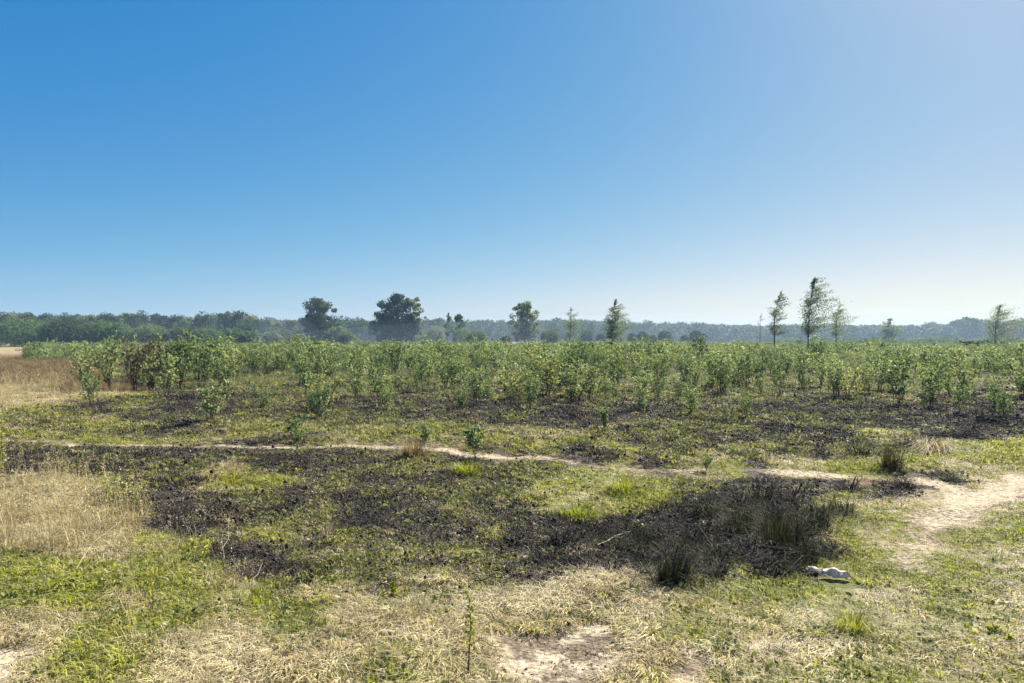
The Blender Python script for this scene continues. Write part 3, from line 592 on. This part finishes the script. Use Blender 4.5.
# crumpled white scrap
def scrap():
    g = np.random.default_rng(5); nu, nv = 40, 18; u, v = np.meshgrid(np.linspace(0, 1, nu), np.linspace(-1, 1, nv))
    L_ = .27; w = .055 * np.sin(np.pi * cl(u * .9 + .1, 0, 1)) ** .7 * (.35 + .65 * u) + .003
    X = (u - .5) * L_; Yy = v * w; Z = .012 + .055 * np.exp(-((u - .62) / .16) ** 2) * (1 - np.abs(v)) + .03 * np.exp(-((u - .9) / .1) ** 2) * (1 - v * v) + .02 * (1 - u) * (1 - np.abs(v)) + .014 * fbm(u * 6, v * 1.5, 7) + .012 * np.abs(noise(u * 9, v * 3, 3))
    V = np.stack([X, Yy + .01 * fbm(u * 5, v * 2, 9), Z], -1).reshape(-1, 3)
    i = np.arange(nv - 1)[:, None]; j = np.arange(nu - 1)[None]
    Fq = np.stack([i * nu + j, i * nu + j + 1, (i + 1) * nu + j + 1, (i + 1) * nu + j], -1).reshape(-1, 4)
    m, nt, N, L = mat_new('white_film'); out = N.new('ShaderNodeOutputMaterial'); p = N.new('ShaderNodeBsdfPrincipled'); p.inputs['Roughness'].default_value = .45
    nz = N.new('ShaderNodeTexNoise'); nz.inputs['Scale'].default_value = 22; tc = N.new('ShaderNodeTexCoord'); L.new(tc.outputs['Object'], nz.inputs[0])
    cr = N.new('ShaderNodeValToRGB'); cr.color_ramp.elements[0].color = (.66,.54,.45,1); cr.color_ramp.elements[1].color = (.90,.79,.68,1); cr.color_ramp.elements[0].position = .3; cr.color_ramp.elements[1].position = .55
    L.new(nz.outputs['Fac'], cr.inputs[0]); L.new(cr.outputs[0], p.inputs['Base Color'])
    tl = N.new('ShaderNodeBsdfTranslucent'); mx = N.new('ShaderNodeMixShader'); mx.inputs[0].default_value = .5; L.new(cr.outputs[0], tl.inputs[0]); L.new(p.outputs[0], mx.inputs[1]); L.new(tl.outputs[0], mx.inputs[2]); L.new(mx.outputs[0], out.inputs[0])
    me = mesh_np('white_scrap', V, [Fq], [m]); x, y = at(829, 575)
    o = link('crumpled_wrapper', me, None, (x, y, hz(x, y) + .02), (R(8), R(6), R(-18)))
    so = o.modifiers.new('thickness', 'SOLIDIFY'); so.thickness = .002
    tag(o, 'crumpled white scrap of film lying on the green turf at the right', 'litter scrap')
scrap()
# small pale chips
g = np.random.default_rng(44)
for (px_, py_, s_, lab) in [(336,603,.022,'small white chip lying above the vivid green grass patch'), (190,589,.022,'small pink-white chip under the yellow-leaved seedlings'), (600,618,.02,'small dark clod with a pale side on the brown soil left of the green turf')]:
    x_, y_ = at(px_, py_); p = Pile(); V, Fq = tube(np.array([[0, 0, -.4], [0, 0, 0], [.1, 0, .35], [.1, 0, .5]]) * s_, np.array([.9, 1, .7, .05]) * s_, 7)
    p.add(V * [1.3, .8, 1] + g.normal(0, s_ * .08, V.shape), Fq); tag(link('pale_chip', p.mesh('pale_chip', M['litter'] if s_ == .02 else wood_mat('chip', (.6,.52,.47), (.8,.76,.7))), None, (x_, y_, hz(x_, y_) + .02)), lab, 'chip')

# ------------------------------------------------------------------ trees
def lump_tree(seed, H, Wd, nlump, nl, ls, mat, trunk_h=.25, lumpr=.16, top=.5, asym=0, flat=.8):
    """broad crown of separate leaf masses on limbs"""
    g = np.random.default_rng(seed); tr = Pile(); C = []; tn = []
    z0 = trunk_h * H; ch = H - z0; fork = np.array([asym * .1, 0, z0 * 1.1])
    tr.add(*tube(np.array([[0, 0, -.3], [0, 0, z0 * .3], [asym * .05, 0, z0 * .8], fork]), np.array([.035, .027, .022, .02]) * H, 7))
    for k in range(nlump):
        th = g.uniform(0, 6.28); v = g.uniform(-1, 1); v = v * .9 - .1; rr = (math.sqrt(max(0, 1 - 1.2 * v * v)) if v > 0 else 1 - .1 * v * v) * g.uniform(.05, .8) ** .6
        c = np.array([math.cos(th) * rr * Wd / 2, math.sin(th) * rr * Wd / 2, z0 + ch * (.50 + .52 * v)]) + [asym * (v + .4), 0, 0]
        rl = lumpr * Wd * g.uniform(.45, 1.2)
        m_ = int(nl / nlump); d = g.normal(0, 1, (m_, 3)); d /= np.linalg.norm(d, axis=1)[:, None]; rad_ = g.uniform(.35, 1, m_)[:, None] ** .6
        C.append(c + d * rad_ * rl * [1, 1, flat] * g.uniform(.8, 1.2, (m_, 1)))
        mid = (fork + c) / 2 + g.normal(0, .04, 3) * H - [0, 0, .03 * H]
        tr.add(*tube(np.array([fork - [0, 0, z0 * g.uniform(0, .3)], mid, c]), np.array([.012, .008, .003]) * H, 5))
    lf = Pile(); lf.add(*leaves(np.concatenate(C), ls, g, 0, .8))
    return [('trunk', tr.mesh('trunk', M['bark'], True)), ('crown', lf.mesh('crown', mat))]

def birch_tree(seed, H, Wd, nb, nl, ls, wind=.5, trunk_h=.25, lean=.1, mat='birch'):
    """slender trunk, rising side branches blown towards +x, fine drooping leaves"""
    g = np.random.default_rng(seed); tr = Pile(); C = []
    t = np.linspace(0, 1, 12); P = np.stack([lean * H * (t ** 2 - t * .5) + .07 * wind * H * t ** 4 + .008 * H * np.sin(5 * t + seed), .015 * H * np.sin(4 * t), H * t * .97], 1); P[0, 2] = -.3
    tr.add(*tube(P, (np.linspace(.011, .0015, 12)) * H, 7)); tot = 0; br = []
    for k in range(nb):
        v = g.uniform(0, 1) ** 1.2; u = trunk_h + (1 - trunk_h) * v * .98; b = np.array([np.interp(u, t, P[:, d]) for d in range(3)])
        l = Wd * .5 * (min(1, .45 + v * 2.5) * (1 - v) ** .75 + .06) * g.uniform(.5, 1.25)
        th = g.uniform(0, 6.28); d = np.array([math.cos(th), math.sin(th), g.uniform(.5, 1.3)]); sgn = 1 if d[0] > 0 else .75
        s = np.linspace(0, 1, 6)[:, None]; Q_ = b + d * [sgn, 1, 1] * l * s + np.array([wind * .55, 0, .1 * wind - .35]) * l * s ** 2
        tr.add(*tube(Q_, np.linspace(.0022, .0007, 6) * H * (.4 + .6 * l / Wd * 2), 4)); br.append((Q_, l)); tot += l
    for Q_, l in br:
        m_ = max(5, int(nl * l / tot)); q = g.uniform(.25, 1.15, m_); s = np.linspace(0, 1, 6); B = np.stack([np.interp(q, s, Q_[:, e]) for e in range(3)], 1)
        C.append(B + g.normal(0, 1, (m_, 3)) * [.16 * l, .16 * l, .07 * l] + np.array([wind * .6, 0, -.2 + .3 * wind]) * g.exponential(.10 * l, (m_, 1)))
    m_ = int(nl * .02); q = g.uniform(.85, 1.0, m_); C.append(np.stack([np.interp(q, t, P[:, e]) for e in range(3)], 1) + g.normal(0, .008 * H, (m_, 3)))
    lf = Pile(); lf.add(*leaves(np.concatenate(C), ls, g, .2, .6))
    return [('trunk', tr.mesh('trunk', M['bark'], True)), ('crown', lf.mesh('crown', M[mat]))]

def round_bush(seed, H, Wd, nl, ls, mat, stemmed=.1):
    g = np.random.default_rng(seed); tr = Pile()
    for k in range(7):
        th = g.uniform(0, 6.28); tip = np.array([math.cos(th) * Wd * .3, math.sin(th) * Wd * .3, H * .7])
        tr.add(*tube(np.array([[g.normal(0, .08), g.normal(0, .08), -.2], tip * [.3, .3, .5], tip]), np.array([.02, .014, .006]) * H, 5))
    d = g.normal(0, 1, (nl, 3)); d /= np.linalg.norm(d, axis=1)[:, None]
    bump = 1 + .14 * np.sin(d[:, 0] * 7 + seed) * np.sin(d[:, 1] * 6 + 1) * np.cos(d[:, 2] * 6) + .1 * np.sin(d[:, 0] * 13 + d[:, 2] * 11 + seed)
    rr = g.uniform(.55, 1.04, nl) ** .7 * bump
    C = d * rr[:, None] * [Wd / 2, Wd / 2, H * (1 - stemmed) / 2] + [0, 0, H * (stemmed + (1 - stemmed) / 2)]
    C = C[C[:, 2] > .05]
    lf = Pile(); lf.add(*leaves(C, ls, g, -.5, .6))
    return [('trunk', tr.mesh('trunk', M['bark'], True)), ('crown', lf.mesh('crown', mat))]

def place_tree(parts, px, Y, label, cat, name, group=None, s=1, sz=None, rz=0):
    x_ = (px - 512) / F * Y
    return plant(name, parts, x_, Y, label, cat, group, rz, s, sz)
GW = 'wind-bent birches standing in the heath'
def H_of(top, Y): return EYE + (HZ - top) / F * Y
# solitary broadleaf trees
Y = 140
place_tree(lump_tree(1, H_of(296, Y), 38 / F * Y, 95, 15000, .26, M['oak'], .06, .13), 319, Y, 'dark broad tree with a gappy round crown, left of the pair of pale-gapped trees', 'tree', 'broadleaf_tree')
place_tree(lump_tree(2, H_of(293, Y), 42 / F * Y, 105, 16000, .27, M['oak'], .06, .125, asym=-.3), 396, Y, 'largest tree on the skyline, left of the two merged wide crowns', 'tree', 'broadleaf_tree')
place_tree(lump_tree(3, H_of(294, Y), 25 / F * Y, 55, 7000, .27, M['birch'], .06, .15), 413, Y + 1, 'narrower tree with a paler crown, merged into the largest tree on its right', 'tree', 'broadleaf_tree')
place_tree(lump_tree(4, H_of(311, Y), 26 / F * Y, 26, 4500, .27, M['oak'], .1, .2), 381, Y - 2, 'low dark tree in front of the left flank of the largest tree', 'tree', 'broadleaf_tree')
place_tree(lump_tree(5, H_of(300, Y), 31 / F * Y, 70, 7500, .26, M['birch'], .14, .13), 525, Y, 'pale round-crowned tree with a gappy top, standing left of the narrow birches', 'tree', 'broadleaf_tree')
place_tree(birch_tree(6, H_of(312, Y), 15 / F * Y, 34, 1800, .26, .1), 447, Y, 'small pointed tree peeping above the wood right of the largest tree', 'tree', 'broadleaf_tree')
place_tree(lump_tree(7, H_of(314, Y), 15 / F * Y, 16, 2400, .26, M['oak'], .15, .2), 459, Y, 'small round-topped tree right of the small pointed one', 'tree', 'broadleaf_tree')
# birches
for (px_, base, top, w_, nb, nl, wind, th_, lean, lab) in [
   (570,350,306,19,60,2300,.25,.14,.02,'slim upright birch with a needle-like tip right of the pale round tree'),
   (612,354,297,25,90,5200,.55,.10,.05,'dense dark birch with its tip bent to the right, centre of the skyline'),
   (775,357,289,24,42,1500,.9,.30,.04,'thin bare-stemmed birch, left one of the three wind-blown birches'),
   (809,354,276,34,100,4000,.9,.20,.03,'tallest wind-blown birch with a fine conical crown, middle of the three'),
   (836,352,303,22,44,2100,.9,.22,.05,'shorter birch bent to the right, right one of the three wind-blown birches'),
   (760,347,312,12,20,420,.5,.2,.02,'faint sparse young birch just left of the thin bare-stemmed one'),
   (996,352,303,34,80,4200,.8,.08,.04,'wide low birch by the dark fallen wood at the right end of the skyline')]:
    Y = EYE * F / (base - HZ); Hh_ = H_of(top, Y)
    place_tree(birch_tree(int(px_), Hh_, w_ / F * Y * 1.3, int(nb * 1.3), int(nl * 1.5), .009 * Hh_ + .055, wind, th_, lean), px_, Y, lab, 'tree', 'birch_tree', GW)
Y = 150
place_tree(birch_tree(71, H_of(318, Y), 26 / F * Y, 60, 3000, .28, .2, .02, .02), 889, Y, 'low hazy birch standing alone between the three birches and the right edge', 'tree', 'birch_tree', GW)
# fallen charred wood at the right
Y = 82; x0 = (985 - 512) / F * Y; g = np.random.default_rng(9); p = Pile()
for k in range(46):
    a_ = g.uniform(-1.4, 1.4); b_ = np.array([g.uniform(-1.8, 1.9), g.uniform(-.5, .5), g.uniform(.2, .72)]); d_ = np.array([g.uniform(.5, 1.5) * (1 if k % 2 else -1), g.normal(0, .4), g.uniform(-.6, .65)]) * .8
    p.add(*tube(np.array([b_ - d_ * .5, b_ + g.normal(0, .1, 3), b_ + d_ * .5]), [.06, .045, .015], 6))
p.add(*tube(np.array([[-2.1, 0, .45], [-.8, .1, .6], [.8, 0, .5], [2.0, -.1, .1]]), [.10, .13, .11, .05], 7))
tag(link('fallen_wood', p.mesh('fallen_wood', M['blackwood']), None, (x0, Y, hz(x0, Y)), (0, 0, 0), (1.25, 1.3, 1.4)), 'dark charred pile of fallen branches under the rightmost birch', 'fallen wood')

# round bushes and willows (own sizes)
GB = 'round bushes in front of the far wood'
for k, (px_, cy, w_, dist, mt, lab) in enumerate([
   (587,337.5,13,150,'oak','dark round bush between the two upright birches at centre'), (601,338.5,10,150,'oak','small dark bush hidden behind the dense dark birch'),
   (632,338.5,10,148,'oak','small round bush right of the dense dark birch'), (642.5,338,12.5,148,'oak','round dark bush, second right of the dense dark birch'),
   (653,339,9,150,'willow','smallest pale bush in the row of round bushes'), (664.5,338,13.5,148,'oak','round dark bush with a short trunk, middle of the row of round bushes'),
   (685,339,9,150,'willow','small pale bush next to the rightmost round bush'), (696,337.5,14,146,'oak','largest round bush, at the right end of the row'),
   (550,339,20,118,'pale','pale sallow bush between the round pale tree and the slim birch'), (347,341,18,112,'pale','pale sallow bush right of the dark gappy tree'),
   (477,342,22,108,'pale','pale low sallow bush below the small round-topped tree'), (436,336,20,135,'pale','pale rounded bush right of the two merged crowns'),
   (462,337,18,132,'willow','rounded blue-green bush under the small round-topped tree'), (506,341,12,120,'pale','low pale bush left of the pale round-crowned tree'),
   (272,341,20,110,'pale','low pale bush left of the dark gappy tree'), (300,343,18,104,'pale','low pale bush at the foot of the dark gappy tree')]):
    top = cy - w_ * .5; Hb = H_of(top, dist)
    place_tree(round_bush(300 + k, Hb, w_ / F * dist, int(1500 + 90 * w_), .2 if dist > 140 else .2, M[mt], .12), px_, dist, lab, 'bush', 'round_bush', GB)
GL = 'big round willows along the left meadow edge'
for k, (px_, top, w_, dist, lab) in enumerate([
   (-14,322,40,128,'round willow cut off by the left edge of the picture'), (23,318,46,126,'big round willow above the pale straw field at far left'), (66,319,38,128,'dark round willow second from the left'),
   (98,322,32,132,'light green willow above the leftmost tall bush'), (118,323,30,128,'green willow behind the scorched reddish bush'), (150,325,34,126,'green willow right of the scorched bush'),
   (184,327,34,124,'dark hollow-looking willow left of the pale smoky one'), (206,329,28,116,'pale smoky willow behind the thicket on the left'), (232,329,28,122,'low willow, fourth left of the dark gappy tree'),
   (252,331,24,122,'low blue-green willow left of the dark gappy tree'), (338,327,24,132,'willow close to the right side of the dark gappy tree'), (285,330,26,130,'willow close to the left side of the dark gappy tree')]):
    Hb = H_of(top, dist)
    place_tree(round_bush(400 + k, Hb, w_ / F * dist * 1.1, 7500, .28, M['willow'] if k in (0,1,3,4,5,7,8,9,10) else M['oak'], .02), px_, dist, lab, 'willow', 'round_willow', GL)

# wood edge on the left: separate crowns
belt = [lump_tree(500 + k, 9, 8.5, 26, 3000, .42, M['birch' if k in (1, 4) else 'oak'], .12, .2) for k in range(5)]
tops = np.interp(np.arange(-60, 300, 13), [-60, 0, 20, 50, 60, 82, 95, 110, 125, 135, 148, 165, 182, 200, 235, 255, 275, 300], [312,311,310.5,314,316,311,315,313,315,311,316,314,318,311,312,315,320,321])
for k, px_ in enumerate(np.arange(-60, 300, 13)):
    dist = 172 + rng.uniform(0, 26); Hb = H_of(tops[k] + rng.uniform(-.8, 1), dist); s_ = 26 / F * dist / 8.5 * rng.uniform(.85, 1.15)
    place_tree(belt[k % 5], px_ + rng.uniform(-3, 3), dist, 'dark oak crown in the wood edge behind the left willows', 'tree', 'oak_tree', 'oaks of the left wood edge', s_, Hb / 9, rng.uniform(0, 6.28))
for k, px_ in enumerate(np.arange(-55, 300, 17)):
    dist = 205 + rng.uniform(0, 15); Hb = H_of(np.interp(px_, np.arange(-60, 300, 13), tops) + 3, dist)
    place_tree(belt[(k * 2 + 1) % 5], px_, dist, 'dark oak crown in the wood edge behind the left willows', 'tree', 'oak_tree', 'oaks of the left wood edge', 30 / F * dist / 8.5, Hb / 9, rng.uniform(0, 6.28))
# far wood: reads as one mass
fx, fy, fs, fz = [], [], [], []
for (dist, off, step) in [(235, 2.5, 9), (265, 1, 8), (300, 0, 7), (345, 0, 7)]:
    for px_ in np.arange(-80, 1110, step):
        q = px_ + rng.uniform(-3, 3)
        if q < 250 and dist < 300: continue
        if q > 600 and dist < 260: continue
        top = np.interp(q, [-80, 280, 300, 370, 430, 500, 560, 640, 700, 760, 850, 900, 925, 950, 960, 985, 992, 1024, 1110], [314, 320, 319, 320, 320, 321.5, 320.5, 323, 324, 325.5, 325, 326, 324.5, 324, 318.5, 319.5, 323, 319.5, 319])
        dd = dist + rng.uniform(-10, 10); Hb = H_of(top + off + rng.normal(0, .9), dd)
        fx.append((q - 512) / F * dd); fy.append(dd); fz.append(Hb / 9); fs.append(rng.uniform(.8, 1.25) * dist / 260)
fx = np.array(fx); fy = np.array(fy); fs = np.array(fs); fz = np.array(fz)
far_v = [lump_tree(520 + k, 9, 9, 18, 1300, .6, M['oak'], .05, .24)[1][1] for k in range(4)]
tag(scatter('far_woodland', far_v, np.stack([fx, fy, fx * 0], 1), rng.uniform(0, 6.28, len(fx)), np.stack([fs, fs, fz], 1)), 'distant hazy wood closing the horizon', 'woodland')
# hedge-like scrub under the far wood
fx = rng.uniform(-1, 1, 900); dd = rng.uniform(110, 230, 900); fx = fx * dd * .75
scr = [round_bush(600 + k, 1.6, 2.2, 420, .22, M['willow'], .0)[1][1] for k in range(3)]
kk = (fx / dd * F + 512 > 560) | (dd > 150); fx, dd = fx[kk], dd[kk]; s_ = rng.uniform(.5, 1.25, len(fx)) * np.where(fx / dd * F + 512 < 770, .5, .8)
tag(scatter('low_scrub', scr, np.stack([fx, dd, height(fx, dd)], 1), rng.uniform(0, 6.28, len(fx)), s_), 'low green scrub between the thicket and the far wood', 'scrub')

# ------------------------------------------------------------------ haze
HAZE = 0.00045
me = bpy.data.meshes.new('haze'); s = 1600; z0, z1 = -2.0, 14.5
vs = [(a_, b_, c_) for c_ in (z0, z1) for b_ in (-s, s) for a_ in (-s, s)]
me.from_pydata(vs, [], [(0, 2, 3, 1), (4, 5, 7, 6), (0, 1, 5, 4), (2, 6, 7, 3), (0, 4, 6, 2), (1, 3, 7, 5)])
m, nt, N, L = mat_new('haze'); out = N.new('ShaderNodeOutputMaterial'); pv_ = N.new('ShaderNodeVolumePrincipled')
pv_.inputs['Density'].default_value = HAZE; pv_.inputs['Color'].default_value = (.50, .74, 1.0, 1); pv_.inputs['Anisotropy'].default_value = 0
L.new(pv_.outputs[0], out.inputs['Volume']); me.materials.append(m)
if HAZE > 0: tag(link('haze', me), 'thin blue smoky haze over the heath', 'haze', kind='stuff')

def smoke(c, r, dens, label):
    V, Fq = [], []
    nu, nv = 24, 14; u, v = np.meshgrid(np.linspace(0, 2 * math.pi, nu, endpoint=False), np.linspace(-math.pi / 2, math.pi / 2, nv))
    k = 1 + .18 * np.sin(3 * u + 1) * np.cos(v) + .1 * np.sin(5 * u + 4 * v)
    V = np.stack([np.cos(v) * np.cos(u) * k * r[0], np.cos(v) * np.sin(u) * k * r[1], np.sin(v) * r[2]], -1).reshape(-1, 3)
    i = np.arange(nv - 1)[:, None]; j = np.arange(nu)[None]
    Fq = np.stack([i * nu + j, i * nu + (j + 1) % nu, (i + 1) * nu + (j + 1) % nu, (i + 1) * nu + j], -1).reshape(-1, 4)
    m, nt, N, L = mat_new('smoke'); out = N.new('ShaderNodeOutputMaterial'); pv_ = N.new('ShaderNodeVolumePrincipled')
    pv_.inputs['Density'].default_value = dens; pv_.inputs['Color'].default_value = (.70, .85, 1.0, 1); pv_.inputs['Anisotropy'].default_value = .05
    L.new(pv_.outputs[0], out.inputs['Volume'])
    tag(link('smoke', mesh_np('smoke', V, [Fq], [m]), None, c), label, 'smoke', kind='stuff')
smoke((75, 185, .5), (135, 112, 7), .0007, 'thin blue smoke drifting low over the right half of the heath')
smoke((-33, 106, 1.5), (4.5, 4, 4.2), .008, 'small wisp of blue smoke left of the dark gappy tree')
smoke((-47, 108, 1), (13, 5, 4.5), .002, 'wisp of smoke in front of the willows on the left')
smoke((-20, 120, 0), (24, 9, 4.5), .0009, 'thin smoke between the dark gappy tree and the largest tree')

# ------------------------------------------------------------------ light, sky, camera
EL, AZ = 42, 38
d = Vector((math.sin(R(AZ)) * math.cos(R(EL)), math.cos(R(AZ)) * math.cos(R(EL)), math.sin(R(EL))))
ld = bpy.data.lights.new('sun', 'SUN'); ld.energy = 5; ld.angle = R(.53); ld.color = (1, .95, .87)
lo = bpy.data.objects.new('sun', ld); col.objects.link(lo); lo.rotation_euler = d.to_track_quat('Z', 'Y').to_euler()
w = bpy.data.worlds.new('World'); sc.world = w; w.use_nodes = True; nt = w.node_tree; bg = nt.nodes['Background']
sk = nt.nodes.new('ShaderNodeTexSky'); sk.sky_type = 'NISHITA'; sk.sun_disc = False; sk.sun_elevation = R(EL); sk.sun_rotation = R(AZ)
sk.air_density = .6; sk.dust_density = .6; sk.ozone_density = 1.0; sk.altitude = 0
sp = nt.nodes.new('ShaderNodeSeparateColor'); cb = nt.nodes.new('ShaderNodeCombineColor'); nt.links.new(sk.outputs[0], sp.inputs[0])
for ch, (gam, gain) in enumerate([(1.52, .25), (.80, .925), (.33, 2.6)]):
    pw = nt.nodes.new('ShaderNodeMath'); pw.operation = 'POWER'; pw.inputs[1].default_value = gam; nt.links.new(sp.outputs[ch], pw.inputs[0])
    ml = nt.nodes.new('ShaderNodeMath'); ml.operation = 'MULTIPLY'; ml.inputs[1].default_value = gain; nt.links.new(pw.outputs[0], ml.inputs[0]); nt.links.new(ml.outputs[0], cb.inputs[ch])
    if ch == 0: red = ml
    if ch == 1:
        mn = nt.nodes.new('ShaderNodeMath'); mn.operation = 'SMOOTH_MIN'; mn.inputs[2].default_value = 3; nt.links.new(red.outputs[0], mn.inputs[0])
        m9 = nt.nodes.new('ShaderNodeMath'); m9.operation = 'MULTIPLY'; m9.inputs[1].default_value = .97; nt.links.new(ml.outputs[0], m9.inputs[0]); nt.links.new(m9.outputs[0], mn.inputs[1]); nt.links.new(mn.outputs[0], cb.inputs[0])
nt.links.new(cb.outputs[0], bg.inputs[0]); bg.inputs[1].default_value = .05

cd = bpy.data.cameras.new('camera'); cam = bpy.data.objects.new('camera', cd); col.objects.link(cam)
cd.sensor_width = 36; cd.lens = 36 * F / 1024; cd.clip_end = 5000; cd.clip_start = .05
cam.location = (0, 0, EYE); cam.rotation_euler = (R(90) - math.atan((341.5 - HZ) / F), 0, 0)
sc.camera = cam
sc.view_settings.view_transform = 'Standard'; sc.view_settings.look = 'None'; sc.view_settings.exposure = 1.63; sc.view_settings.gamma = 1; sc.view_settings.use_curve_mapping = False
sc.cycles.use_denoising = True
sc.cycles.max_bounces = 4; sc.cycles.volume_bounces = 0; sc.cycles.transmission_bounces = 3; sc.cycles.caustics_reflective = False
